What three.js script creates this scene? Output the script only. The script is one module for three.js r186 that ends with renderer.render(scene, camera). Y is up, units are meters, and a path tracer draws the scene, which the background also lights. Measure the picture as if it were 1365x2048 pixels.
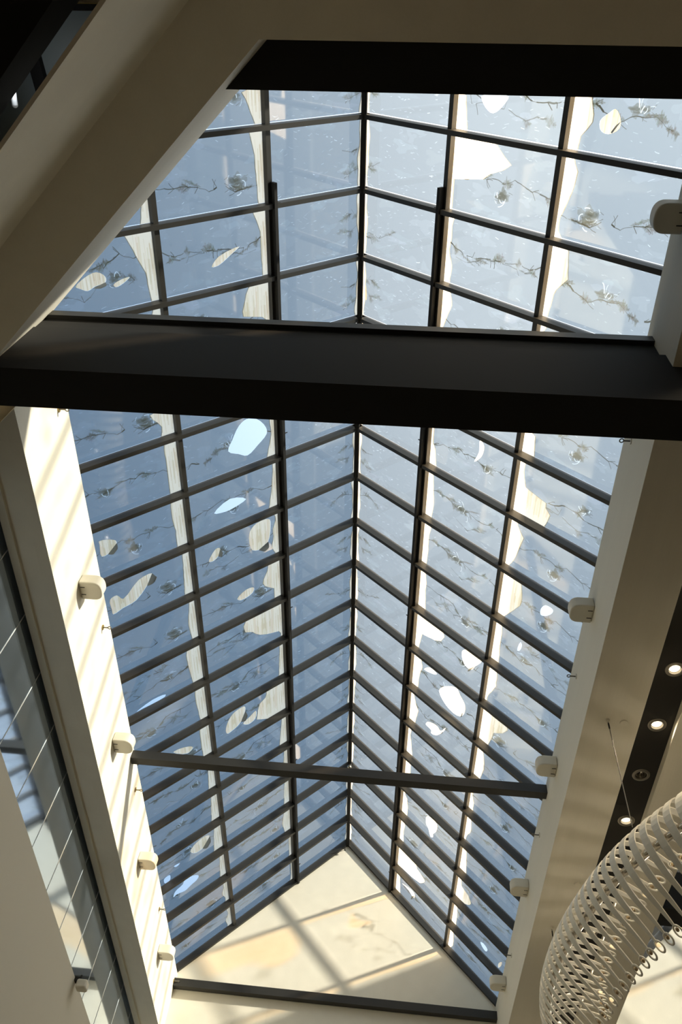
import * as THREE from 'three';
import { RoundedBoxGeometry } from 'three/addons/geometries/RoundedBoxGeometry.js';
import { mergeGeometries } from 'three/addons/utils/BufferGeometryUtils.js';

// ------------------------------------------------------------------ camera, sky, sun, exposure
const scene = new THREE.Scene();
const camera = new THREE.PerspectiveCamera(64.156, 1365 / 2048, 0.05, 400);
{
  const r = new THREE.Vector3(0.9954107702, 0.0952737749, 0.0089613799);
  const u = new THREE.Vector3(-0.0599754489, 0.548150715, 0.8342264316);
  const f = new THREE.Vector3(-0.0745677145, 0.8309354376, -0.5513492128);
  camera.quaternion.setFromRotationMatrix(new THREE.Matrix4().makeBasis(r, u, f.clone().negate()));
  camera.position.set(0, 0, 0);
}
scene.add(camera);
const renderer = new THREE.WebGLRenderer({ antialias: true });
renderer.toneMapping = THREE.LinearToneMapping;
renderer.toneMappingExposure = 1.0;
renderer.shadowMap.enabled = true;

const SUN_DIR = new THREE.Vector3(1, 0.465, 0.45).normalize();
// clear hazy sky: blue overhead, paler towards the horizon, a broad whitish aureole round the low sun
{
  const W = 1024, H = 512, d = new Float32Array(W * H * 4);
  for (let j = 0; j < H; j++) for (let i = 0; i < W; i++) {
    const el = ((j + 0.5) / H - 0.5) * Math.PI, az = ((i + 0.5) / W - 0.5) * 2 * Math.PI;
    const y = Math.sin(el), x = Math.cos(el) * Math.cos(az), z = Math.cos(el) * Math.sin(az);
    const g = Math.acos(Math.max(-1, Math.min(1, x * SUN_DIR.x + y * SUN_DIR.y + z * SUN_DIR.z)));
    const hz = Math.pow(1 - Math.max(0, y), 3), glow = 5 * Math.exp(-Math.pow(g / 1.08, 2)), k = (j * W + i) * 4;
    d[k] = 0.17 * (1 - hz) + 0.58 * hz + glow; d[k + 1] = 0.45 * (1 - hz) + 0.7 * hz + glow * 0.98; d[k + 2] = 0.85 * (1 - hz) + 0.84 * hz + glow * 0.9; d[k + 3] = 1;
  }
  const t = new THREE.DataTexture(d, W, H, THREE.RGBAFormat, THREE.FloatType);
  t.mapping = THREE.EquirectangularReflectionMapping; t.magFilter = t.minFilter = THREE.LinearFilter; t.needsUpdate = true;
  scene.background = t; scene.backgroundIntensity = 0.92;
}
const sun = new THREE.DirectionalLight(new THREE.Color().setRGB(1.0, 0.87, 0.69), 25);
sun.position.copy(SUN_DIR).multiplyScalar(60).add(new THREE.Vector3(-1, 8, -10));
sun.target.position.set(-1, 8, -10);
sun.castShadow = true; sun.shadow.radius = 4;
sun.shadow.mapSize.set(4096, 4096);
Object.assign(sun.shadow.camera, { left: -20, right: 20, top: 20, bottom: -20, near: 1, far: 140 });
scene.add(sun, sun.target);

// ------------------------------------------------------------------ helpers
let seed = 7;
const rnd = () => { seed = (seed * 1664525 + 1013904223) >>> 0; return seed / 4294967296; };
const taken = new Map();
function numbered(n) { const k = taken.get(n) ?? 0; taken.set(n, k + 1); return k ? `${n}_${String(k).padStart(3, '0')}` : n; }
function cast(o) { o.traverse((m) => { if (m.isMesh) { m.castShadow = true; m.receiveShadow = true; } }); return o; }
function mesh(name, geo, mat, parent) { const m = new THREE.Mesh(geo, mat); m.name = name; parent.add(m); m.castShadow = m.receiveShadow = true; return m; }
function tag(o, label, category, group, kind) { o.userData = { label, category }; if (group) o.userData.group = group; if (kind) o.userData.kind = kind; return o; }
function thing(name, label, category, [x, y, z] = [0, 0, 0], group, kind) {
  const o = new THREE.Group(); o.name = numbered(name); o.position.set(x, y, z); scene.add(o); return tag(o, label, category, group, kind);
}
function single(name, geo, mat, label, category, group, kind) { const m = mesh(numbered(name), geo, mat, scene); return tag(m, label, category, group, kind); }
const boxG = (x0, x1, y0, y1, z0, z1) => { const g = new THREE.BoxGeometry(x1 - x0, y1 - y0, z1 - z0); g.translate((x0 + x1) / 2, (y0 + y1) / 2, (z0 + z1) / 2); return g; };
// prism standing on a plan outline of [x, z] points
function prism(pts, y0, y1) {
  const s = new THREE.Shape(pts.map(([x, z]) => new THREE.Vector2(x, -z)));
  const g = new THREE.ExtrudeGeometry(s, { depth: y1 - y0, bevelEnabled: false });
  g.rotateX(-Math.PI / 2); g.translate(0, y0, 0); return g;
}
const ORD = ['first', 'second', 'third', 'fourth', 'fifth', 'sixth', 'seventh', 'eighth', 'ninth', 'tenth', 'eleventh', 'twelfth', 'thirteenth', 'fourteenth', 'fifteenth'];

// ------------------------------------------------------------------ textures and materials
function noiseTex(w, h, base, amp, scale, rep) {
  const d = new Uint8Array(w * h * 4), gw = Math.ceil(w / scale) + 2, gh = Math.ceil(h / scale) + 2;
  const grid = Array.from({ length: gw * gh }, rnd);
  for (let y = 0; y < h; y++) for (let x = 0; x < w; x++) {
    const fx = x / scale, fy = y / scale, ix = fx | 0, iy = fy | 0, tx = fx - ix, ty = fy - iy;
    const g = (a, b) => grid[(iy + b) % (gh - 1) * gw + (ix + a) % (gw - 1)];
    const c = (g(0, 0) * (1 - tx) + g(1, 0) * tx) * (1 - ty) + (g(0, 1) * (1 - tx) + g(1, 1) * tx) * ty;
    const n = (c - 0.5) * amp + (rnd() - 0.5) * amp * 0.5, k = (y * w + x) * 4;
    for (let i = 0; i < 3; i++) d[k + i] = Math.max(0, Math.min(255, base[i] + n));
    d[k + 3] = 255;
  }
  const t = new THREE.DataTexture(d, w, h); t.magFilter = THREE.LinearFilter; t.minFilter = THREE.LinearMipmapLinearFilter; t.generateMipmaps = true;
  t.wrapS = t.wrapT = THREE.RepeatWrapping; t.colorSpace = THREE.SRGBColorSpace; t.repeat.set(rep, rep); t.needsUpdate = true; return t;
}
const M = {};
const std = (o) => new THREE.MeshStandardMaterial(o);
M.paint = std({ map: noiseTex(256, 256, [234, 229, 214], 5, 16, 0.4), roughness: 0.75 });
M.trim = std({ color: 0xd9d2bf, roughness: 0.6 });
M.seam = std({ color: 0x6b5b40, roughness: 0.9 });
M.black = std({ color: 0x151413, roughness: 0.8 });
M.beam = std({ color: 0x0e0e0e, roughness: 0.8 });
M.frame = std({ color: 0x282724, roughness: 0.5 });
M.slot = std({ color: 0x15130f, roughness: 0.8 });
M.white = std({ color: 0xeee9db, roughness: 0.4 });
M.plastic = std({ color: 0xe2dccb, roughness: 0.45 });
M.chrome = std({ color: 0xb8b2a6, roughness: 0.25, metalness: 0.9 });
M.steel = std({ color: 0x77736a, roughness: 0.4, metalness: 0.7 });
M.brass = std({ color: 0xa08a52, roughness: 0.4, metalness: 0.6 });
M.slit = std({ color: 0x2a2722, roughness: 0.8 });
M.floor = std({ map: noiseTex(256, 256, [92, 85, 75], 10, 8, 0.5), roughness: 0.5 });
M.wall = std({ color: 0xdcd5c4, roughness: 0.85 });
M.joint = std({ color: 0xdfe4e6, roughness: 0.5 });
M.spandrel = new THREE.MeshPhysicalMaterial({ color: new THREE.Color().setRGB(0.56, 0.69, 0.86), metalness: 0.94, roughness: 0.06, clearcoat: 0.6, clearcoatRoughness: 0.03 });
M.lampGlow = std({ color: 0xffffff, emissive: new THREE.Color().setRGB(1.0, 0.86, 0.62), emissiveIntensity: 1.6, roughness: 0.4 });
M.bulbGlow = std({ color: 0xfff1d8, emissive: new THREE.Color().setRGB(1.0, 0.72, 0.38), emissiveIntensity: 0.9, roughness: 0.2 });
M.tube = std({ color: 0xdfe3e4, emissive: new THREE.Color().setRGB(0.9, 0.95, 1.0), emissiveIntensity: 0.06, roughness: 0.4 });
M.bulb = std({ color: 0xbfa987, roughness: 0.1, metalness: 0.6 });
M.dimGlass = std({ color: 0x9aa5a6, roughness: 0.3 });
M.reflector = std({ color: 0xb3ada0, roughness: 0.25, metalness: 0.9 });
M.glass = new THREE.MeshPhysicalMaterial({ color: 0xffffff, transmission: 1, thickness: 0, roughness: 0.3, ior: 1.4, side: THREE.DoubleSide });

// film: blue solar film; the map holds its tint, dirt in the cracks, scuffs and stains
function canvas(w, h) { const c = document.createElement('canvas'); c.width = w; c.height = h; return c; }
function tex(c, ru, rv) {
  const t = new THREE.CanvasTexture(c); t.colorSpace = THREE.SRGBColorSpace; t.wrapS = t.wrapT = THREE.MirroredRepeatWrapping; t.repeat.set(ru, rv); return t;
}
function filmTex(heavy) {
  const W = 512, H = 256, c = canvas(W, H), g = c.getContext('2d');
  g.fillStyle = 'rgb(151,156,158)'; g.fillRect(0, 0, W, H);
  const line = (x, y, n, step, dir, wob, lw, col) => {
    g.strokeStyle = col; g.lineWidth = lw; g.beginPath(); g.moveTo(x, y);
    for (let i = 0; i < n; i++) { dir += (rnd() - 0.5) * wob; x += Math.cos(dir) * step; y += Math.sin(dir) * step; g.lineTo(x, y); }
    g.stroke(); return [x, y];
  };
  const blotch = (x, y, rx, ry, col) => {
    g.fillStyle = col; g.beginPath(); const n = 14, ph = rnd() * 6;
    for (let i = 0; i <= n; i++) { const a = i / n * Math.PI * 2, r = 0.7 + 0.3 * Math.sin(3 * a + ph) + (rnd() - 0.5) * 0.35; const px = x + Math.cos(a) * rx * r, py = y + Math.sin(a) * ry * r; i ? g.lineTo(px, py) : g.moveTo(px, py); }
    g.closePath(); g.fill();
  };
  // wrinkles that gather dirt run down the slope, near the middle of the pane
  const smudge = (x, y, L, T, tilt, dark) => {
    const n = 12; for (let j = 0; j < n; j++) { const q = j / (n - 1), e = Math.sin(Math.PI * q); for (let m = 0; m < 2; m++) blotch(x + Math.cos(tilt) * L * q, y + Math.sin(tilt) * L * q + (rnd() - 0.5) * T * e, L / n * (1 + rnd()), (1.5 + T * e) * (0.35 + rnd() * 0.5), `rgba(${74 + rnd() * 22},${70 + rnd() * 18},${54 + rnd() * 14},${dark * (0.14 + 0.16 * rnd())})`); }
  };
  const strand = (x, y, end, dark) => {
    while (x < end) {
      const dir = (rnd() - 0.5) * 0.8 + (H / 2 - y) / H * 0.7, n = 3 + rnd() * 7 | 0, lw = 1.3 + rnd() * rnd() * 5;
      let [nx, ny] = rnd() < 0.82 ? line(x, y, n, 5 + rnd() * 3, dir, 0.4, lw, `rgba(58,53,40,${dark * (0.55 + 0.45 * rnd())})`) : [x + 20, y];
      if (rnd() < 0.4) smudge(nx - 10, ny, 24 + rnd() * 70, 4 + rnd() * 22, dir * 0.7 + (rnd() - 0.5) * 0.4, dark);
      if (rnd() < 0.35) line(nx, ny, 2 + rnd() * 6 | 0, 5, (rnd() < 0.5 ? 1 : -1) * (0.6 + rnd() * 0.9), 0.5, 1.0 + rnd() * 1.8, `rgba(58,53,40,${dark * 0.8})`);
      if (rnd() < 0.12) { line(nx, ny, 5, 6, dir + 0.5, 0.4, 1.4, `rgba(58,53,40,${dark * 0.8})`); line(nx, ny, 5, 6, dir - 0.6, 0.4, 1.4, `rgba(58,53,40,${dark * 0.8})`); }
      x = Math.max(nx, x + 6); y = Math.max(18, Math.min(H - 18, ny));
    }
  };
  if (heavy) { strand(0, H * (0.3 + 0.4 * rnd()), W, 0.9); if (rnd() < 0.75) strand(W * rnd() * 0.5, H * (0.25 + 0.5 * rnd()), W * (0.6 + 0.4 * rnd()), 0.55); } else { strand(0, H * (0.25 + 0.5 * rnd()), 50 + rnd() * 120, 0.5); strand(0, H * (0.25 + 0.5 * rnd()), 30 + rnd() * 60, 0.5); }
  if (heavy && rnd() < 0.7) { // a crumpled, dirty fold
    const x = 110 + rnd() * 300, y = 80 + rnd() * 90, rx = 26 + rnd() * 34, ry = 14 + rnd() * 20;
    for (let j = 0; j < 6; j++) blotch(x + (rnd() - 0.5) * rx, y + (rnd() - 0.5) * ry, rx * (0.5 + 0.5 * rnd()), ry * (0.5 + 0.5 * rnd()), 'rgba(80,75,60,0.24)');
    for (let j = 0; j < 9; j++) line(x + (rnd() - 0.5) * rx * 2, y + (rnd() - 0.5) * ry * 2, 5, 4, (rnd() - 0.5) * 1.2, 0.6, 0.8 + rnd(), 'rgba(72,66,52,0.5)');
    g.strokeStyle = 'rgba(238,240,236,0.75)'; for (let j = 0; j < 5; j++) { g.lineWidth = 1 + rnd() * 3; g.beginPath(); { const a0 = rnd() * 6, ax = x + (rnd() - 0.5) * rx, ay = y + (rnd() - 0.5) * ry; g.ellipse(ax, ay, rx * (0.5 + 0.4 * rnd()), ry * (0.6 + 0.5 * rnd()), rnd() * 3, a0, a0 + 0.5 + rnd()); } g.stroke(); }
  }
  for (let i = 0; i < (heavy ? 60 : 80); i++) { // pale scuffs
    const x = rnd() * W, y = rnd() * H;
    line(x, y, 2 + rnd() * 3 | 0, 3 + rnd() * 3, (rnd() - 0.5) * 0.8, 0.4, 0.7 + rnd() * 1.4, `rgba(236,240,240,${0.2 + 0.6 * rnd() * rnd()})`);
  }
  for (let i = 0; i < 10; i++) blotch(rnd() * W, rnd() * H, 30 + rnd() * 60, 12 + rnd() * 26, `rgba(205,214,216,${0.05 + 0.07 * rnd()})`);
  return tex(c, 1 / 1.95, 1 / 1.05);
}
const filmMat = (t) => new THREE.MeshPhysicalMaterial({ map: t, transmission: 1, thickness: 0, roughness: 0.05, ior: 2.0, side: THREE.DoubleSide });
M.filmLight = Array.from({ length: 5 }, () => filmMat(filmTex(false)));
M.filmHeavy = Array.from({ length: 12 }, () => filmMat(filmTex(true)));
{
  const c = canvas(128, 256), g = c.getContext('2d'); g.fillStyle = 'rgb(236,230,218)'; g.fillRect(0, 0, 128, 256);
  for (let i = 0; i < 46; i++) { const x = rnd() * 128; g.strokeStyle = `rgba(${150 + rnd() * 40},${125 + rnd() * 30},${90},${0.05 + rnd() * 0.13})`; g.lineWidth = 1.5 + rnd() * 6; g.beginPath(); g.moveTo(x, rnd() * 120); g.lineTo(x + (rnd() - 0.5) * 8, 120 + rnd() * 136); g.stroke(); }
  M.residue = new THREE.MeshPhysicalMaterial({ map: tex(c, 2.2, 1), color: 0xfff3e2, transmission: 1, thickness: 0, roughness: 0.72, ior: 1.35, side: THREE.DoubleSide });
}
M.curl = new THREE.MeshPhysicalMaterial({ color: 0x6f787c, transmission: 0.4, thickness: 0, roughness: 0.6, side: THREE.DoubleSide });

// ------------------------------------------------------------------ skylights
const A = 0.79026, CA = Math.cos(A), SA = Math.sin(A), XR = -0.96657, YR = 14.28235, P = 1.1, Z0 = -1.85047;
const RW = 0.07, RD = 0.17, PW = 0.08, PD = 0.1, S0 = 0.0615, S1 = 2.0045, S2 = 3.9671, SE = 5.6;
const COLS = [[S0, S1 - PW], [S1, S2 - PW], [S2, SE + 0.12]];
const TEARS = {"L1_-1":[[0.04,0.04,0.04,0.04,0.04,0.04,0.04,0.32,0.26,0.22,0.19,0.15,0.12],[]],"L1_0":[[0.23,0.21,0.19,0.17,0.15,0.15,0.15,0.14,0.14,0.13,0.13,0.13,0.12],[]],"L1_1":[[0.24,0.21,0.17,0.14,0.11,0.11,0.11,0.11,0.11,0.11,0.1,0.1,0.1],[[1.03,0.72,0.9,0.59,0.51,0.5,0.68,0.6,0.91,0.72]]],"L1_2":[[0.33,0.39,0.44,0.46,0.49,0.52,0.51,0.15,0.04,0.04,0.04,0.04,0.04],[]],"L1_4":[[0.09,0.09,0.09,0.09,0.09,0.08,0.07,0.07,0.09,0.11,0.14,0.16,0.18],[[0.74,0.21,0.58,0.13,0.36,0.2,0.18,0.42,0.17,0.55,0.37,0.71,0.6,0.84,0.78,0.75,0.99,0.62,0.89,0.43]]],"L1_5":[[0.07,0.07,0.07,0.07,0.08,0.09,0.1,0.11,0.12,0.14,0.16,0.17,0.19],[[1.38,0.65,1.03,0.48,0.69,0.62,0.96,0.7,1.14,0.71]]],"L1_6":[0,[[0.65,0.26,0.49,0.14,0.2,0.17,0.18,0.34,0.25,0.67,0.41,0.77,0.62,0.71,0.68,0.47],[1.58,0.53,1.51,0.41,1.41,0.32,1.33,0.33,1.33,0.44,1.41,0.53,1.5,0.56]]],"L1_7":[[0.28,0.28,0.28,0.3,0.35,0.4,0.42,0.38,0.28,0.16,0.16,0.16,0.16],[[1.04,0.59,0.82,0.47,0.64,0.51,0.68,0.62,0.95,0.67]]],"L1_8":[[0.89,0.89,0.89,0.94,0.93,0.91,0.74,0.67,0.57,0.39,0.09,0.04,0.04],[]],"L1_9":[[0.09,0.09,0.09,0.09,0.09,0.1,0.11,0.11,0.12,0.12,0.13,0.13,0.14],[]],"L1_10":[[0.49,0.49,0.49,0.49,0.52,0.68,0.71,0.74,0.75,0.77,0.78,0.64,0.5],[[1.58,0.65,1.48,0.38,1.32,0.25,1.08,0.24,1.05,0.33,1.12,0.53,1.24,0.69,1.43,0.76,1.54,0.77],[1.14,0.73,0.95,0.64,0.79,0.57,0.82,0.8,1.01,0.85]]],"L1_11":[[0.11,0.11,0.11,0.12,0.13,0.14,0.15,0.16,0.17,0.18,0.19,0.2,0.21],[]],"L1_12":[[0.09,0.09,0.09,0.09,0.1,0.1,0.11,0.12,0.12,0.13,0.14,0.14,0.15],[]],"L1_13":[[0.12,0.12,0.12,0.12,0.13,0.13,0.14,0.14,0.15,0.15,0.15,0.16,0.16],[]],"L1_14":[[0.18,0.18,0.18,0.18,0.19,0.21,0.22,0.24,0.24,0.22,0.2,0.19,0.17],[]],"L1_15":[[0.07,0.07,0.07,0.07,0.07,0.07,0.07,0.07,0.07,0.07,0.07,0.07,0.08],[]],"L1_16":[[0.04,0.04,0.04,0.04,0.04,0.04,0.04,0.04,0.04,0.04,0.05,0.06,0.08],[]],"L2_0":[[0.04,0.04,0.04,0.04,0.04,0.04,0.04,0.04,0.08,0.1,0.12,0.13,0.15],[]],"L2_1":[[0.43,0.39,0.35,0.31,0.28,0.24,0.2,0.16,0.15,0.15,0.14,0.13,0.12],[[1.23,0.59,1.08,0.49,0.9,0.45,0.78,0.54,0.79,0.61,0.95,0.64,1.07,0.68,1.17,0.63],[0.68,0.67,0.56,0.62,0.42,0.61,0.53,0.68,0.65,0.71]]],"L2_3":[[0.04,0.04,0.04,0.04,0.04,0.04,0.04,0.39,0.35,0.27,0.21,0.22,0.24],[]],"L2_4":[[0.21,0.21,0.22,0.22,0.21,0.21,0.21,0.21,0.21,0.21,0.21,0.21,0.21],[]],"L2_5":[[0.22,0.22,0.23,0.23,0.23,0.23,0.22,0.21,0.19,0.2,0.2,0.2,0.2],[[1.57,0.36,1.57,0.29,1.31,0.38,1.28,0.45,1.41,0.58,1.57,0.6]]],"L2_6":[[0.12,0.12,0.13,0.13,0.13,0.14,0.14,0.15,0.15,0.16,0.16,0.17,0.17],[[1.57,0.63,1.57,0.41,1.44,0.38,1.34,0.51,1.01,0.26,0.75,0.24,0.8,0.36,1.11,0.66,1.37,0.7,1.56,0.74]]],"L2_7":[[0.11,0.11,0.11,0.12,0.13,0.15,0.16,0.17,0.17,0.16,0.15,0.14,0.13],[]],"L2_8":[[0.28,0.28,0.28,0.3,0.3,0.29,0.29,0.28,0.27,0.26,0.25,0.24,0.23],[[1.47,1.0,1.12,0.91,0.84,0.95,0.87,1.0,1.33,1.0]]],"L2_9":[[0.21,0.21,0.21,0.22,0.22,0.22,0.22,0.21,0.2,0.19,0.19,0.18,0.17],[]],"L2_10":[[0.21,0.21,0.21,0.22,0.22,0.22,0.22,0.22,0.22,0.22,0.21,0.21,0.21],[[0.87,0.39,0.71,0.4,0.47,0.51,0.42,0.59,0.56,0.66]]],"L2_11":[[0.12,0.12,0.12,0.13,0.14,0.14,0.15,0.15,0.16,0.16,0.17,0.17,0.18],[]],"L2_12":[[0.15,0.15,0.15,0.15,0.16,0.16,0.17,0.18,0.18,0.19,0.19,0.2,0.21],[]],"L2_13":[[0.17,0.17,0.17,0.17,0.18,0.19,0.2,0.2,0.21,0.22,0.23,0.23,0.24],[[0.83,0.47,0.64,0.31,0.43,0.28,0.3,0.38,0.45,0.62,0.69,0.66],[1.54,0.82,1.4,0.81,1.42,1.0,1.54,1.0],[1.27,0.61,1.12,0.63,1.15,0.67,1.22,0.68]]],"L2_14":[[0.11,0.11,0.11,0.11,0.12,0.12,0.13,0.14,0.14,0.15,0.15,0.16,0.16],[[1.41,0.58,1.33,0.41,1.14,0.35,1.07,0.25,0.85,0.28,0.71,0.43,0.78,0.53,0.92,0.57,1.02,0.61,1.11,0.63,1.32,0.56]]],"R0_2":[0,[[0.07,0.49,0.08,0.47,0.11,0.73,0.07,0.73]]],"R1_-1":[[0.04,0.04,0.04,0.04,0.04,0.04,0.04,0.14,0.15,0.17,0.18,0.2,0.21],[[0.43,0.57,0.91,0.53,0.85,0.63,0.67,0.76,0.52,0.7]]],"R1_0":[[0.75,0.84,0.95,1.08,0.95,0.72,0.6,0.04,0.04,0.04,0.04,0.04,0.04],[]],"R1_2":[[0.14,0.16,0.19,0.21,0.18,0.14,0.11,0.08,0.04,0.04,0.04,0.04,0.04],[]],"R1_4":[[0.04,0.04,0.04,0.04,0.04,0.04,0.04,0.04,0.1,0.12,0.13,0.15,0.16],[[1.1,0.09,1.2,0.17,1.17,0.38,1.03,0.54,1.11,0.32]]],"R1_5":[[0.1,0.11,0.12,0.13,0.14,0.15,0.16,0.17,0.18,0.18,0.17,0.16,0.15],[]],"R1_6":[[0.16,0.16,0.17,0.15,0.13,0.13,0.13,0.13,0.14,0.14,0.13,0.13,0.12],[]],"R1_7":[[0.13,0.13,0.13,0.14,0.16,0.17,0.16,0.16,0.17,0.18,0.18,0.19,0.2],[]],"R1_8":[[0.73,0.73,0.73,0.77,0.73,0.69,0.54,0.17,0.16,0.14,0.13,0.11,0.1],[[1.26,0.31,1.38,0.16,1.76,0.16,1.63,0.41,1.54,0.57,1.36,0.56]]],"R1_9":[[0.21,0.21,0.21,0.22,0.25,0.25,0.22,0.2,0.19,0.18,0.18,0.18,0.17],[[0.32,0.39,0.48,0.22,0.68,0.24,0.61,0.31],[0.79,0.66,0.91,0.43,1.24,0.21,1.35,0.32,1.51,0.49,1.49,0.78,1.33,0.92,1.03,0.89]]],"R1_10":[[0.09,0.09,0.09,0.09,0.12,0.15,0.2,0.25,0.23,0.22,0.2,0.19,0.18],[[0.51,0.8,0.56,0.68,0.7,0.6,0.84,0.57,0.94,0.63,1.07,0.42,1.06,0.49,0.93,0.74,0.82,0.87,0.69,0.92,0.68,0.83]]],"R1_11":[[0.09,0.09,0.09,0.09,0.08,0.07,0.09,0.11,0.12,0.14,0.15,0.17,0.18],[]],"R1_12":[[0.15,0.15,0.15,0.16,0.16,0.16,0.17,0.17,0.17,0.17,0.13,0.06,0.04],[]],"R1_13":[[0.06,0.06,0.06,0.06,0.06,0.14,0.15,0.16,0.18,0.18,0.18,0.18,0.18],[[0.8,0.42,0.86,0.32,1.14,0.3,1.15,0.58,1.07,0.76,1.07,0.89,1.0,0.95,0.9,0.73,0.83,0.67]]],"R1_14":[[0.12,0.12,0.12,0.12,0.13,0.13,0.12,0.11,0.11,0.12,0.12,0.13,0.13],[]],"R1_15":[[0.64,0.64,0.64,0.64,0.64,0.67,0.89,0.97,0.94,0.89,0.82,0.57,0.05],[]],"R1_16":[[0.11,0.11,0.11,0.11,0.11,0.12,0.12,0.13,0.14,0.15,0.15,0.16,0.17],[[0.21,0.53,0.34,0.47,0.62,0.39,0.7,0.5,0.65,0.63,0.47,0.52]]],"R2_-1":[[0.24,0.24,0.24,0.24,0.24,0.25,0.28,0.31,0.31,0.25,0.17,0.16,0.15],[[0.42,0.66,0.53,0.56,0.61,0.51,0.7,0.6,0.71,0.71,0.57,0.79,0.45,0.76]]],"R2_0":[[0.12,0.15,0.21,0.2,0.19,0.17,0.14,0.11,0.08,0.04,0.04,0.05,0.12],[]],"R2_1":[[0.25,0.27,0.28,0.3,0.31,0.33,0.25,0.17,0.13,0.12,0.11,0.09,0.08],[]],"R2_2":[[0.13,0.09,0.04,0.04,0.04,0.04,0.04,0.04,0.04,0.04,0.04,0.04,0.04],[]],"R2_3":[[0.04,0.04,0.04,0.04,0.04,0.04,0.04,0.04,0.2,0.21,0.22,0.23,0.24],[]],"R2_4":[[0.1,0.1,0.09,0.09,0.11,0.14,0.17,0.6,0.61,0.71,0.69,0.67,0.64],[]],"R2_5":[[0.12,0.12,0.13,0.2,0.29,0.27,0.25,0.23,0.21,0.19,0.16,0.12,0.07],[]],"R2_6":[[0.38,0.38,0.4,0.42,0.44,0.45,0.45,0.43,0.37,0.32,0.26,0.2,0.14],[[0.86,0.39,0.94,0.25,1.09,0.25,1.09,0.32,0.98,0.46,0.88,0.5]]],"R2_7":[[0.13,0.13,0.13,0.14,0.15,0.15,0.15,0.15,0.15,0.16,0.17,0.17,0.18],[[0.54,0.46,0.58,0.23,0.62,0.27,0.59,0.43]]],"R2_8":[[0.18,0.18,0.18,0.19,0.2,0.19,0.21,0.17,0.14,0.1,0.06,0.04,0.04],[]],"R2_9":[[0.6,0.6,0.6,0.63,0.58,0.53,0.43,0.32,0.31,0.3,0.28,0.26,0.24],[]],"R2_10":[[0.14,0.14,0.14,0.15,0.18,0.2,0.22,0.22,0.23,0.21,0.2,0.18,0.17],[]],"R2_12":[[0.11,0.11,0.11,0.11,0.12,0.13,0.14,0.15,0.13,0.09,0.06,0.04,0.04],[]],"R2_13":[[0.11,0.11,0.11,0.11,0.12,0.13,0.14,0.15,0.16,0.17,0.18,0.19,0.2],[]],"R2_14":[[0.1,0.1,0.1,0.1,0.1,0.11,0.13,0.36,0.42,0.47,0.45,0.39,0.29],[]],"R2_15":[[0.1,0.1,0.1,0.1,0.1,0.11,0.12,0.12,0.13,0.13,0.13,0.13,0.14],[[0.91,0.71,0.98,0.65,1.09,0.67,1.14,0.73,1.1,0.85,1.0,0.83],[1.49,0.81,1.57,0.63,1.57,0.79,1.51,0.97]]],"R2_16":[[0.1,0.1,0.1,0.1,0.1,0.11,0.12,0.13,0.14,0.14,0.14,0.11,0.08],[]]};
for (const t of Object.values(TEARS)) t[1] = t[1].map((h) => { // round the outlines of the holes
  const p = []; for (let i = 0; i < h.length; i += 2) p.push(new THREE.Vector3(h[i], h[i + 1], 0));
  return new THREE.CatmullRomCurve3(p, true, 'centripetal').getPoints(p.length * 3).slice(0, -1).flatMap((v) => [Math.min(1.86, Math.max(0.05, v.x)), Math.min(1.01, Math.max(0.02, v.y))]);
});
const SEG = 13;
function slopeMatrix(sg, xr, s, z, d) { // local x down the slope, local y towards the far gable
  const m = new THREE.Matrix4().makeBasis(new THREE.Vector3(sg * CA, -SA, 0), new THREE.Vector3(0, 0, -1), new THREE.Vector3(SA, sg * CA, 0));
  m.setPosition(xr + sg * (s * CA - d * SA), YR - s * SA - d * CA, z); return m;
}
const BAY = P - RW;
function filmGeometry(col, edge, holes) {
  const L = COLS[col][1] - COLS[col][0], g = 0.012, s = new THREE.Shape();
  edge.forEach((e, i) => { const v = i / (SEG - 1) * BAY; const y = Math.min(BAY - g, Math.max(g, v)); i ? s.lineTo(e, y) : s.moveTo(e, y); });
  s.lineTo(L - g, BAY - g); s.lineTo(L - g, g); s.closePath();
  for (const h of holes) { const p = new THREE.Path(); for (let i = 0; i < h.length; i += 2) i ? p.lineTo(h[i], h[i + 1]) : p.moveTo(h[i], h[i + 1]); p.closePath(); s.holes.push(p); }
  return new THREE.ShapeGeometry(s);
}
function stripGeometry(edge) {
  const s = new THREE.Shape(); s.moveTo(0.002, 0.004); edge.forEach((e, i) => s.lineTo(e + 0.012, Math.min(BAY - 0.004, Math.max(0.004, i / (SEG - 1) * BAY)))); s.lineTo(0.002, BAY - 0.004); s.closePath();
  return new THREE.ShapeGeometry(s);
}
const paneG = COLS.map(([a, b]) => { const g = new THREE.PlaneGeometry(b - a, BAY); g.translate((b - a) / 2, BAY / 2, 0); return g; });
const rafterG = boxG(0, SE, 0, RW, -RD, 0), paneRimG = null;
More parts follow.
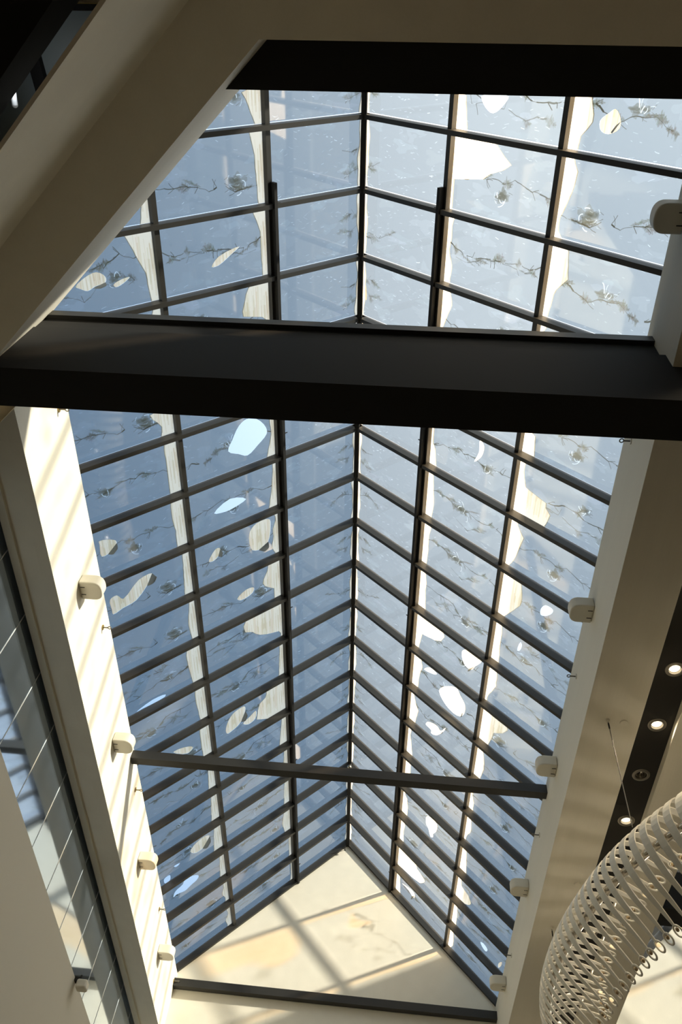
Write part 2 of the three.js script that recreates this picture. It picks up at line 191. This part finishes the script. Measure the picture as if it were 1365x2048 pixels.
function slope(win, sg, xr, k0, k1, torn, curls) {
  const inward = sg > 0 ? -1 : 1; // local z that points into the room
  const rg = new THREE.BoxGeometry(SE + 0.1, RW, RD); rg.translate(SE / 2 + 0.05, RW / 2, inward * RD / 2);
  for (let k = k0; k <= k1; k++) { const m = mesh('rafter', rg, M.frame, win); m.applyMatrix4(slopeMatrix(sg, xr, 0.02, Z0 - k * P, 0)); }
  const len = (k1 - k0) * P + RW;
  for (const s of [S1, S2]) { const pg = new THREE.BoxGeometry(PW, len, PD); pg.translate(-PW / 2, len / 2, inward * PD / 2); mesh('purlin', pg, M.frame, win).applyMatrix4(slopeMatrix(sg, xr, s, Z0 - k0 * P, 0)); }
  for (let k = k0; k < k1; k++) for (let c = 0; c < 3; c++) {
    const key = (sg < 0 ? 'L' : 'R') + c + '_' + k, t = torn && TEARS[key], z = Z0 - k * P - RW, s = COLS[c][0];
    const pane = mesh('glass_pane', paneG[c], M.glass, win); pane.applyMatrix4(slopeMatrix(sg, xr, s, z, 0.004));
    let edge = t && t[0];
    if (!edge) { const w = c ? (sg > 0 ? 0.1 : 0.11) : (sg > 0 ? 0.05 : 0.06), a = rnd() * 6, b = rnd() * 6; edge = Array.from({ length: SEG }, (_, i) => w * (1 + 0.35 * Math.sin(i * 0.5 + a) + 0.2 * Math.sin(i * 1.3 + b))); }
    const mats = c ? M.filmHeavy : M.filmLight;
    const film = mesh('film', filmGeometry(c, edge, (t && t[1]) || []), mats[rnd() * mats.length | 0], pane);
    film.position.z = inward * 0.01;
    const res = mesh('adhesive_strip', stripGeometry(edge), M.residue, pane);
    for (const h of (t && t[1]) || []) if ((h.length / 6 * 14 + k) % 3) {
      const hs = new THREE.Shape(); for (let i = 0; i < h.length; i += 2) i ? hs.lineTo(h[i], h[i + 1]) : hs.moveTo(h[i], h[i + 1]);
      if (h.length >= 36) { // a flap of the torn film, curled into the room from one edge of the hole
        const e = 2 * (h.length / 4 | 0), ax = h[e], ay = h[e + 1], bx = h[(e + 8) % h.length], by = h[(e + 9) % h.length], mx = (ax + bx) / 2, my = (ay + by) / 2;
        const cx = h.reduce((q, v, i) => q + (i % 2 ? 0 : v), 0) / (h.length / 2), cy = h.reduce((q, v, i) => q + (i % 2 ? v : 0), 0) / (h.length / 2);
        const pos = [], rows = 5; for (let r = 0; r <= rows; r++) { const q = r / rows, wq = 1 - 0.75 * q, out = -0.10 * q, dn = 0.012 + 0.09 * Math.sin(q * 1.9);
          for (const [px, py] of [[ax, ay], [bx, by]]) pos.push([mx + (px - mx) * wq + (mx - cx) * -out * 2.2, my + (py - my) * wq + (my - cy) * -out * 2.2, inward * dn]); }
        const fp = []; for (let r = 0; r < rows; r++) { const a0 = pos[2 * r], a1 = pos[2 * r + 1], b0 = pos[2 * r + 2], b1 = pos[2 * r + 3]; fp.push(...a0, ...a1, ...b0, ...a1, ...b1, ...b0); }
        const fg = new THREE.BufferGeometry(); fg.setAttribute('position', new THREE.Float32BufferAttribute(fp, 3)); fg.computeVertexNormals(); mesh('film_flap', fg, M.curl, pane);
      }
      const bp = mesh('bare_patch', new THREE.ShapeGeometry(hs), M.residue, pane); bp.position.z = inward * 0.005;
    }
    res.position.z = inward * 0.005; res.userData.label = 'bare strip streaked with old adhesive';
  }
}
const KA = -1, KB = 17;
const winL = thing('window_1', 'left slope of the gabled skylight, blue torn film on its panes', 'skylight', [0, 0, 0], null, 'structure');
slope(winL, -1, XR, KA, KB, true);
const winR = thing('window_2', 'right slope of the gabled skylight, bright bare strips beside its purlins', 'skylight', [0, 0, 0], null, 'structure');
slope(winR, 1, XR, KA, KB, true);
const ZEND = Z0 - KB * P - RW; // inner face of the far gable
single('trim_1', boxG(XR - 0.043, XR + 0.043, YR - 0.26, YR - 0.02, ZEND, Z0 - KA * P), M.black, 'dark ridge bar along the top of the gabled skylight', 'ridge bar', null, 'structure');
// conduits fixed under the upper purlins, with their little clips
for (const [sg, side] of [[-1, 'left'], [1, 'right']]) {
  const zs = Z0 - 0.72 * P, c = thing('conduit', `dark square conduit under the upper purlin of the ${side} slope`, 'conduit');
  const L = zs - ZEND - 0.0, inward = sg > 0 ? -1 : 1;
  const g = new THREE.BoxGeometry(0.055, L, 0.1); g.translate(0, L / 2, inward * 0.05);
  mesh('tube', g, M.beam, c).applyMatrix4(slopeMatrix(sg, XR, S1 - 0.075, zs, PD));
  const cg = new THREE.BoxGeometry(0.09, 0.014, 0.014); cg.translate(-0.07, 0, inward * 0.04);
  for (const k of [1.0, 4.6, 8.3, 12.6, 16.4]) mesh('clip', cg, M.black, c).applyMatrix4(slopeMatrix(sg, XR, S1 - 0.075, Z0 - k * P, PD));
}

// ------------------------------------------------------------------ room shell
const ZF = ZEND, st = (n, g, m, l, c) => single(n, g, m, l, c, null, 'structure');
{ // far gable with its triangle, running down to the floor
  const s = new THREE.Shape([[-5.7, -1.6], [3.6, -1.6], [3.6, 9.05], [2.99, 10.29], [XR, YR + 0.02], [-4.92, 10.29], [-5.7, 9.0]].map((q) => new THREE.Vector2(...q)));
  const g = new THREE.ExtrudeGeometry(s, { depth: 0.3, bevelEnabled: false }); g.translate(0, 0, ZF - 0.3);
  st('wall_far', g, M.paint, 'cream gable wall closing the far end of the skylight', 'wall');
}
st('floor', boxG(-14, 16, -1.9, -1.6, -22, 10), M.floor, 'pale stone floor far below the skylight', 'floor');
st('wall_left', boxG(-5.7, -5.4, -1.6, 7.22, ZF, -4.3), M.wall, 'cream wall below the blue glass band on the left', 'wall');
const curbL = st('wall_left_curb', prism([[-4.83, -4.51], [-4.83, ZF], [-5.36, ZF], [-5.36, -5.0]], 8.66, 10.1), M.paint, 'sunlit cream curb wall along the left eave', 'wall');
st('wall_left_back', boxG(-5.9, -5.6, 7.0, 10.5, ZF, -2.4), M.wall, 'cream backing wall behind the left curb', 'wall');
st('wall_left_upstand', boxG(-5.6, -5.02, 10.1, 10.45, ZF, -0.6), M.wall, 'upstand under the left eave, above the sunlit curb', 'wall');
st('wall_right_upstand', boxG(3.07, 3.75, 10.1, 10.45, ZF, -0.6), M.wall, 'upstand under the right eave, above the shaded curb', 'wall');
st('trim_2', boxG(-5.37, -5.25, 8.615, 8.67, ZF, -5.2), M.trim, 'narrow cream trim along the outer edge of the left soffit', 'trim');
{
  const g = thing('window_4', 'band of blue reflective glass panels below the left soffit', 'window', [0, 0, 0], null, 'structure');
  const zs = []; for (let z = -5.57; z > ZF; z -= 1.17) zs.push(z); zs.push(ZF);
  let prev = -4.4; for (const z of zs) { mesh('glass_panel', boxG(-5.5, -5.43, 7.2, 8.8, z + 0.008, prev - 0.008), M.spandrel, g); if (z > ZF + 0.05) mesh('joint', boxG(-5.47, -5.426, 7.2, 8.8, z - 0.009, z + 0.009), M.joint, g); prev = z; }
}
st('wall_right_curb', boxG(2.935, 3.75, 8.89, 10.1, ZF, 6), M.paint, 'shaded cream curb wall and soffit along the right eave', 'wall');
const LAMPZ = [-8.5, -9.68, -10.86, -12.05, -13.15, -7.3, -6.1, -4.95, -3.8, -2.6, -14.3, -15.5, -16.7, -17.9, -19.1], LAMPX = 4.13;
const slotShape = new THREE.Shape([[3.74, -ZF], [4.37, -ZF], [4.37, -6], [3.74, -6]].map((q) => new THREE.Vector2(...q)));
for (const z of LAMPZ) { const h = new THREE.Path(); h.absarc(LAMPX, -z, 0.1, 0, Math.PI * 2, true); slotShape.holes.push(h); }
const slotG = new THREE.ExtrudeGeometry(slotShape, { depth: 0.2, bevelEnabled: false, curveSegments: 24 }); slotG.rotateX(-Math.PI / 2); slotG.translate(0, 9.17, 0);
st('ceiling_slot', slotG, M.slot, 'black recessed ceiling slot holding the downlights', 'ceiling');
st('ceiling', boxG(4.37, 5.2, 9.05, 10.4, ZF, 6), M.paint, 'beige ceiling strip to the right of the black slot', 'ceiling');
st('ceiling_roof', boxG(3.74, 4.37, 9.37, 10.4, ZF, 6), M.wall, 'roof slab over the black slot', 'ceiling');
// stepped bulkhead: diagonal corner and the soffit overhead
const dz = (x, c) => x - c; // z on the plan line x - z = c
st('ceiling_bulkhead', prism([[-1.47, dz(-1.47, -0.98)], [-5.25, dz(-5.25, -0.98)], [-5.6, dz(-5.6, -1.85)], [-2.0, -0.15]], 8.0, 10.0), M.paint, 'diagonal beige bulkhead with a broad underside crossing the upper left', 'bulkhead');
st('wall_bulkhead', prism([[-5.6, dz(-5.6, -1.85)], [-1.0, 0.85], [-1.0, 0.89], [-5.6, dz(-5.6, -1.89)]], 5.78, 8.0), M.paint, 'light beige fascia hanging below the diagonal bulkhead', 'fascia');
const frontS = new THREE.Shape([[-1.47, 0.49], [-2.0, 0.15], [-2.0, -8], [9, -8], [9, 0.49]].map((q) => new THREE.Vector2(...q)));
for (const x of [0.6, 3.0, 5.4]) for (const z of [2.2, 5.0]) { const h = new THREE.Path(); h.absarc(x, -z, 0.1, 0, Math.PI * 2, true); frontS.holes.push(h); }
const frontG = new THREE.ExtrudeGeometry(frontS, { depth: 2, bevelEnabled: false, curveSegments: 24 }); frontG.rotateX(-Math.PI / 2); frontG.translate(0, 8.0, 0);
st('ceiling_front', frontG, M.paint, 'beige soffit overhead along the top of the view', 'ceiling');

st('parapet', boxG(4.9, 5.15, 10.4, 12.7, -22, 3), M.wall, 'rooftop parapet wall between the two skylights', 'parapet');
st('parapet_right', boxG(15.6, 15.9, 10.5, 13.1, -22, 3), M.wall, 'rooftop parapet wall right of the neighbouring skylight', 'parapet');
// big cross beams
st('beam_main', boxG(-5.6, 4.2, 8.0, 9.23, -4.14, -3.67), M.beam, 'deep black box beam crossing below the skylight', 'beam');
{
  const o = thing('beam_rail', 'slim dark rail with a grey upper flange above the black beam', 'beam', [0, 0, 0], null, 'structure');
  mesh('flange', boxG(-4.83, 2.935, 9.74, 9.9, -3.92, -3.7), M.frame, o);
  mesh('web', boxG(-4.83, 2.935, 9.2, 9.74, -3.88, -3.76), M.black, o);
}
st('beam_front', boxG(-3.2, 3.0, 8.6, 9.7, -0.945, -0.495), M.black, 'black beam just beyond the overhead soffit', 'beam');
const tie = (z, y, l) => st('tie_beam', boxG(-4.83, 2.935, y - 0.18, y, z - 0.18, z), M.frame, l, 'beam');
tie(-12.39, 10.06, 'slim dark tie beam spanning mid skylight from curb to curb');
tie(-20.42, 9.91, 'slim dark tie beam in front of the cream gable wall');

// closing walls and roof so that daylight comes only through the skylights
st('ceiling_left', boxG(-14, -5.45, 10.3, 10.5, -22, 10), M.wall, 'roof slab left of the skylight', 'ceiling');
st('ceiling_rear', boxG(-5.45, 9.2, 10.3, 10.5, -0.6, 10), M.wall, 'roof slab behind the overhead soffit', 'ceiling');
{
  const s = new THREE.Shape([[-5.5, 9.6], [3.0, 9.6], [3.0, 10.29], [XR, YR + 0.02], [-4.92, 10.29], [-5.5, 10.3]].map((q) => new THREE.Vector2(...q)));
  const g = new THREE.ExtrudeGeometry(s, { depth: 0.2, bevelEnabled: false }); g.translate(0, 0, Z0 - KA * P);
  st('wall_near_gable', g, M.wall, 'near gable wall of the skylight, above the overhead soffit', 'wall');
}
st('wall_rear', boxG(-14, 16, -1.6, 10.5, 9.8, 10), M.wall, 'rear wall behind the viewer', 'wall');
st('wall_right', boxG(15.8, 16, -1.6, 10.5, -22, 10), M.wall, 'far right wall of the hall', 'wall');
st('wall_left_outer', boxG(-14, -13.8, -1.6, 10.5, -22, 10), M.wall, 'outer wall of the side room on the left', 'wall');
st('wall_left_room', boxG(-13.8, -5.7, -1.6, 10.3, -5.0, -4.8), M.wall, 'partition of the side room on the left', 'wall');

st('floor_gallery', prism([[-1.9, 0.0], [-5.6, -3.7], [-5.7, -4.8], [-13.8, -4.8], [-13.8, 9.8], [-1.9, 9.8]], 2.9, 3.3), M.floor, 'gallery floor of the side room on the left', 'floor');
// dim side room seen past the fascia
{
  const y = 7.2;
  st('ceiling_side_room', prism([[-1.0, 1.05], [-5.6, -3.55], [-5.7, -4.8], [-9, -4.8], [-9, 1.05]], y + 0.14, y + 0.3), M.wall, 'ceiling of the side room at the upper left', 'ceiling');
  const o = thing('window_5', 'dim grey glass panel with a dark mullion in the upper left corner', 'window', [0, 0, 0], null, 'structure');
  mesh('glass_panel', prism([[-2.2, -0.27], [-3.3, -1.37], [-4.2, -1.37], [-3.1, -0.27]], y + 0.05, y + 0.07), M.dimGlass, o);
  mesh('frame', boxG(-3.4, -2.2, y, y + 0.1, -0.265, -0.225), M.black, o);
  const mg = new THREE.BoxGeometry(0.1, 0.08, 0.7); mg.rotateY(-0.12); mg.translate(-3.16, y + 0.02, -0.62);
  mesh('mullion', mg, M.black, o);
  const rail = boxG(-3.4, -2.2, y - 0.01, y + 0.01, -0.222, -0.214);
  mesh('edge_trim', rail, M.brass, o);
  const bx = thing('dark_beam', 'black diagonal beam cutting the upper left corner', 'beam', [0, 0, 0], null, 'structure');
  mesh('beam_box', prism([[-2.44, -0.17], [-4.2, -1.93], [-5.2, -0.93], [-3.4, 0.87]], 6.0, 6.5), M.slot, bx);
  const tl = new THREE.CapsuleGeometry(0.022, 0.28, 6, 12); tl.rotateX(Math.PI / 2 - 0.12); tl.translate(-3.1, 6.6, -0.72);
  single('tube_light', tl, M.tube, 'short pale tube light in the dark upper left corner', 'light');
  const pl = new THREE.PointLight(new THREE.Color().setRGB(0.9, 0.95, 1), 0.12, 0, 2); pl.position.set(-3.06, 6.54, -0.72); pl.castShadow = true; scene.add(pl);
}

// ------------------------------------------------------------------ neighbouring skylight on the right
const XR2 = 5.2 + 3.955;
const win3 = thing('window_3', 'corner of a neighbouring skylight beyond the beige ceiling strip', 'skylight', [0, 0, 0], null, 'structure');
slope(win3, -1, XR2, 10, KB, false);
slope(win3, 1, XR2, 10, KB, false);
{
  const s = new THREE.Shape([[5.2, -1.6], [15.8, -1.6], [15.8, 10.29], [13.1, 10.29], [XR2, YR], [5.2, 10.29]].map((q) => new THREE.Vector2(...q)));
  const g = new THREE.ExtrudeGeometry(s, { depth: 0.3, bevelEnabled: false }); g.translate(0, 0, ZF - 0.3);
  st('wall_far_right', g, M.paint, 'pale gable wall under the neighbouring skylight', 'wall');
  st('wall_far_middle', boxG(3.6, 5.2, -1.6, 10.4, ZF - 0.3, ZF), M.wall, 'far wall strip between the two gables', 'wall');
  st('beam_neighbour', boxG(5.2, 13.1, 9.5, 10.3, -15.6, -15.0), M.beam, 'black box beam below the neighbouring skylight', 'beam');
  st('ceiling_right', boxG(13.1, 16, 10.3, 10.5, -22, 10), M.wall, 'roof slab right of the neighbouring skylight', 'ceiling');
  st('ceiling_right_front', boxG(5.2, 13.1, 10.3, 10.5, Z0 - 10 * P - 0.01, 10), M.wall, 'roof slab in front of the neighbouring skylight', 'ceiling');
  const s2 = new THREE.Shape([[5.2, 10.3], [13.1, 10.3], [XR2, YR]].map((q) => new THREE.Vector2(...q)));
  const g2 = new THREE.ExtrudeGeometry(s2, { depth: 0.2, bevelEnabled: false }); g2.translate(0, 0, Z0 - 10 * P + 0.01);
  st('wall_near_right_gable', g2, M.wall, 'near gable of the neighbouring skylight', 'wall');
}

// ------------------------------------------------------------------ downlights in the black slot
function downlight(x, y, z, lit, label, group = 'downlights in the black ceiling slot', power = 7.5) {
  const o = thing('downlight', label, 'downlight', [x, y, z], group);
  const prof = (pts) => new THREE.LatheGeometry(pts.map(([a, b]) => new THREE.Vector2(a, b)), 40);
  mesh('trim_ring', prof([[0.092, 0.0], [0.092, -0.012], [0.105, -0.018], [0.14, -0.008], [0.142, 0]]), M.steel, o);
  mesh('reflector', prof([[0.092, -0.004], [0.088, 0.03], [0.075, 0.07], [0.05, 0.1], [0.0, 0.11]]), M.reflector, o);
  if (lit) {
    mesh('lamp_lens', prof([[0.0, 0.02], [0.05, 0.022], [0.083, 0.03]]), M.lampGlow, o);
    const l = new THREE.SpotLight(new THREE.Color().setRGB(1.0, 0.84, 0.6), power, 0, 1.36, 0.5, 2);
    l.position.set(0, -0.005, 0); l.target.position.set(0, -5, 0); l.castShadow = true; l.shadow.radius = 3; o.add(l, l.target);
  } else {
    const b = new THREE.CylinderGeometry(0.03, 0.03, 0.05, 20); b.translate(-0.02, 0.085, -0.02); mesh('lamp_socket', b, M.slot, o);
    for (let i = 0; i < 12; i++) { const a = i / 12 * Math.PI * 2, g = new THREE.BoxGeometry(0.006, 0.085, 0.02); g.translate(0.07, 0.05, 0); g.rotateY(a); mesh('facet', g, M.chrome, o); }
  }
  return o;
}
{
  const zs = LAMPZ.slice(0, 5);
  const lab = ['lit downlight nearest the right edge of the view', 'lit downlight just above the dark unlit one in the black slot', 'unlit downlight with a mirrored reflector in the black slot', 'lit downlight crossed by the hanging chandelier wire', 'lit downlight half hidden by the chandelier ribs'];
  zs.forEach((z, i) => downlight(4.13, 9.17, z, i !== 2, lab[i]));
  const more = LAMPZ.slice(5);
  more.forEach((z, i) => downlight(4.13, 9.17, z, true, i < 5 ? `lit downlight in the slot outside the view, ${ORD[i]} toward the viewer` : `lit downlight hidden behind the chandelier, ${ORD[i - 5]} after the half hidden one`));
}

// the same fittings in the soffit over the viewer, out of view
for (const [i, x] of [0.6, 3.0, 5.4].entries()) for (const [j, z] of [2.2, 5.0].entries()) downlight(x, 8.0, z, true, `lit downlight in the soffit behind the viewer, ${ORD[i]} from the left in the ${ORD[j]} row`, 'downlights in the soffit behind the viewer', 14);

// ------------------------------------------------------------------ wall lights on the curbs
function wallLight(x, y, z, sg, label) { // sg: direction in which it stands out from the wall
  const o = thing('wall_light', label, 'wall light', [x, y, z], sg > 0 ? 'wall lights on the left curb' : 'wall lights on the right curb');
  const s = new THREE.Shape(), w = 0.15, d = 0.3;
  s.moveTo(0, -w); s.lineTo(d - 0.13, -w); s.bezierCurveTo(d - 0.03, -w, d, -w * 0.6, d, 0); s.bezierCurveTo(d, w * 0.6, d - 0.03, w, d - 0.13, w); s.lineTo(0, w); s.closePath();
  const g = new THREE.ExtrudeGeometry(s, { depth: 0.16, bevelEnabled: true, bevelSize: 0.018, bevelThickness: 0.02, bevelSegments: 4, curveSegments: 16 });
  g.rotateX(-Math.PI / 2); g.translate(0.03, -0.08, 0); if (sg < 0) g.rotateY(Math.PI);
  mesh('housing', g, M.plastic, o);
  mesh('back_plate', boxG(sg > 0 ? 0 : -0.03, sg > 0 ? 0.03 : 0, -0.09, 0.09, -0.14, 0.14), M.trim, o);
  for (const q of [-0.07, 0.07]) mesh('vent_slit', boxG(sg > 0 ? 0.02 : -0.09, sg > 0 ? 0.09 : -0.02, -0.104, -0.098, q - 0.006, q + 0.006), M.slit, o);
}
[-7.91, -11.43, -14.92, -18.35].forEach((z, i) => wallLight(-4.83, 9.42, z, 1, `white rounded wall light on the sunlit left curb, ${ORD[i]} from the black beam`));
[-2.25, -7.97, -11.52, -15.16, -18.85].forEach((z, i) => wallLight(2.935, 9.75, z, -1, i ? `white rounded wall light on the shaded right curb, ${ORD[i - 1]} beyond the black beam` : 'white rounded wall light cut by the right edge above the black beam'));

// eye bolts
function eyeBolt(x, y, z, sg, label) {
  const o = thing('eye_bolt', label, 'eye bolt', [x, y, z], sg > 0 ? 'eye bolts on the left curb' : 'eye bolts on the right curb');
  const p = new THREE.CylinderGeometry(0.045, 0.045, 0.012, 20); p.rotateZ(Math.PI / 2); p.translate(sg * 0.006, 0, 0); mesh('plate', p, sg > 0 ? M.brass : M.plastic, o);
  const sh = new THREE.CylinderGeometry(0.011, 0.011, 0.09, 12); sh.rotateZ(Math.PI / 2); sh.translate(sg * 0.055, 0, 0); mesh('shank', sh, M.steel, o);
  const r = new THREE.TorusGeometry(0.026, 0.008, 8, 20); r.rotateX(Math.PI / 2); r.translate(sg * 0.12, 0, 0); mesh('eye', r, M.steel, o);
}
[-5.09, -9.09, -13.25, -17.33, -20.4].forEach((z, i) => eyeBolt(-4.83, 9.82, z, 1, `small metal eye bolt on the left curb, ${ORD[i]} from the black beam`));
[-5.1, -9.37, -13.49, -17.72].forEach((z, i) => eyeBolt(2.935, 9.78, z, -1, `small metal eye bolt on the right curb, ${ORD[i]} from the black beam`));

// soffit cover plates and the small camera on the left wall
[-9.39, -13.56, -17.53].forEach((z, i) => {
  const g = new THREE.CylinderGeometry(0.06, 0.055, 0.018, 28); g.translate(3.515, 8.881, z);
  single('cover_plate', g, M.paint, `round flush cover plate on the right soffit, ${ORD[i]} from the black beam`, 'cover plate', 'round cover plates');
});
{
  const o = thing('security_camera', 'small white camera on the cream wall below the blue glass', 'camera', [-5.4, 7.14, -15.3]);
  mesh('housing', (() => { const g = new RoundedBoxGeometry(0.2, 0.16, 0.2, 4, 0.04); g.translate(0.16, -0.02, 0); return g; })(), M.plastic, o);
  mesh('bracket', boxG(0, 0.1, 0.03, 0.1, -0.06, 0.06), M.slit, o);
  const g = new THREE.CylinderGeometry(0.02, 0.02, 0.1, 12); g.translate(0.1, 0.09, 0.03); mesh('cable', g, M.slit, o);
}
{ // dome camera under the ridge and the wire at the gable
  const z = Z0 - 13.9 * P, o = thing('dome_camera', 'small pale dome camera hanging from the ridge bar', 'camera', [XR, YR - 0.3, z]);
  const d = new THREE.SphereGeometry(0.06, 28, 20); d.translate(0, -0.03, 0); mesh('dome', d, M.chrome, o);
  const c = new THREE.CylinderGeometry(0.055, 0.06, 0.06, 28); c.translate(0, 0.01, 0); mesh('base', c, M.slit, o);
  const w = thing('hanging_rod', 'thin rod with a wire at the apex of the gable', 'rod', [XR - 0.06, YR - 0.02, ZF + 0.1]);
  const r = new THREE.CylinderGeometry(0.008, 0.008, 0.42, 8); r.translate(0, -0.21, 0); mesh('rod', r, M.slit, w);
  const b = new THREE.SphereGeometry(0.02, 12, 10); b.translate(0, -0.43, 0); mesh('knob', b, M.slit, w);
  const t = new THREE.TubeGeometry(new THREE.LineCurve3(new THREE.Vector3(0, -0.43, 0), new THREE.Vector3(-0.55, -0.62, -0.04)), 2, 0.004, 6); mesh('wire', t, M.slit, w);
}

// ------------------------------------------------------------------ ribbed chandelier
{
  const spine = new THREE.CatmullRomCurve3([[4.6, -8.0], [4.15, -8.75], [3.83, -9.3], [3.54, -9.86], [3.26, -10.56], [3.03, -11.46], [2.88, -12.36], [2.83, -13.5], [2.95, -14.6], [3.2, -15.5]].map(([x, z]) => new THREE.Vector3(x, 7.0, z)));
  const o = thing('chandelier', 'white chandelier of curved ribs with ringed bulbs on a steel tube', 'chandelier');
  mesh('spine_tube', new THREE.TubeGeometry(spine, 120, 0.055, 14), M.chrome, o);
  const up = new THREE.Vector3(0, 1, 0), N = 34;
  for (let i = 0; i < N; i++) {
    const t = (i + 0.5) / N, c = spine.getPointAt(t), T = spine.getTangentAt(t), Nn = new THREE.Vector3().crossVectors(T, up).normalize();
    // rib outline in the plane across the tube: from the lower ring round the outside to the upper ring
    const path = new THREE.CatmullRomCurve3([[0.47, -0.7], [0.31, -0.52], [0.1, -0.3], [-0.06, -0.055], [-0.12, 0.2], [0.0, 0.45], [0.28, 0.57], [0.58, 0.55], [0.86, 0.46]].map(([a, b]) => c.clone().addScaledVector(Nn, a).addScaledVector(up, b)));
    const S = 30, pos = [], idx = [], th = 0.008;
    for (let j = 0; j <= S; j++) {
      const q = j / S, pt = path.getPointAt(q), tg = path.getTangentAt(q), nn = new THREE.Vector3().crossVectors(tg, T).normalize();
      const w = 0.014 + 0.05 * Math.pow(Math.sin(Math.PI * Math.min(1, Math.max(0, q * 0.97))), 0.75);
      for (const [a, b] of [[-1, -1], [1, -1], [1, 1], [-1, 1]]) { const v = pt.clone().addScaledVector(T, a * w).addScaledVector(nn, b * th); pos.push(v.x, v.y, v.z); }
      if (j) for (let e = 0; e < 4; e++) { const a0 = (j - 1) * 4 + e, a1 = (j - 1) * 4 + (e + 1) % 4, b0 = a0 + 4, b1 = a1 + 4; idx.push(a0, b0, a1, a1, b0, b1); }
    }
    const g0 = new THREE.BufferGeometry(); g0.setAttribute('position', new THREE.Float32BufferAttribute(pos, 3)); g0.setIndex(idx);
    const g = g0.toNonIndexed(); g.computeVertexNormals();
    const rib = mesh('rib', g, M.white, o);
    for (const q of [0, 1]) {
      const pt = path.getPointAt(q), tg = path.getTangentAt(q).multiplyScalar(q ? 1 : -1), ctr = pt.clone().addScaledVector(tg, 0.075), nn = new THREE.Vector3().crossVectors(tg, T).normalize();
      const rg = new THREE.TorusGeometry(0.062, 0.013, 8, 28); rg.scale(1.25, 0.9, 1);
      rg.applyMatrix4(new THREE.Matrix4().makeBasis(tg, T, nn).setPosition(ctr)); mesh('lamp_ring', rg, M.white, rib);
      const lit = (i * 2 + q) % 7 === 3;
      const bg = new THREE.SphereGeometry(0.026, 16, 12); bg.scale(1.2, 1, 1); bg.applyMatrix4(new THREE.Matrix4().makeBasis(tg, T, nn).setPosition(ctr.clone().addScaledVector(tg, -0.02)));
      mesh('bulb', bg, lit ? M.bulbGlow : M.bulb, rib);
    }
    if (i % 3 === 1) { const L = new THREE.PointLight(new THREE.Color().setRGB(1.0, 0.9, 0.74), 0.14, 0, 2); L.position.copy(c).addScaledVector(Nn, 0.38).addScaledVector(up, -0.12); L.castShadow = true; L.shadow.radius = 2; rib.add(L); }
    const kg = new THREE.CylinderGeometry(0.016, 0.016, 0.05, 10); kg.translate(c.x + T.x * 0.08, c.y - 0.07, c.z + T.z * 0.08); mesh('fixing_screw', kg, M.chrome, rib);
  }
  for (const [x, z, HL, l] of [[3.27, -9.36, 1, 'thin steel hanging wire crossing a lit downlight'], [3.28, -15.0, 0.62, 'thin steel hanging wire at the lower end of the chandelier']]) {
    const w = thing('hanging_wire', l, 'wire', [x, 8.89, z], 'chandelier wires');
    const a = new THREE.CylinderGeometry(0.007, 0.007, 1.86, 8); a.translate(0, -0.93, 0); a.scale(1, HL, 1); mesh('cable', a, M.steel, w);
    const b = new THREE.CylinderGeometry(0.035, 0.03, 0.04, 18); b.translate(0, -0.02, 0); mesh('ceiling_cup', b, M.plastic, w);
    const e = new THREE.CylinderGeometry(0.012, 0.012, 0.1, 10); e.translate(0, -0.12, 0); mesh('turnbuckle', e, M.slit, w);
  }
}

renderer.render(scene, camera);
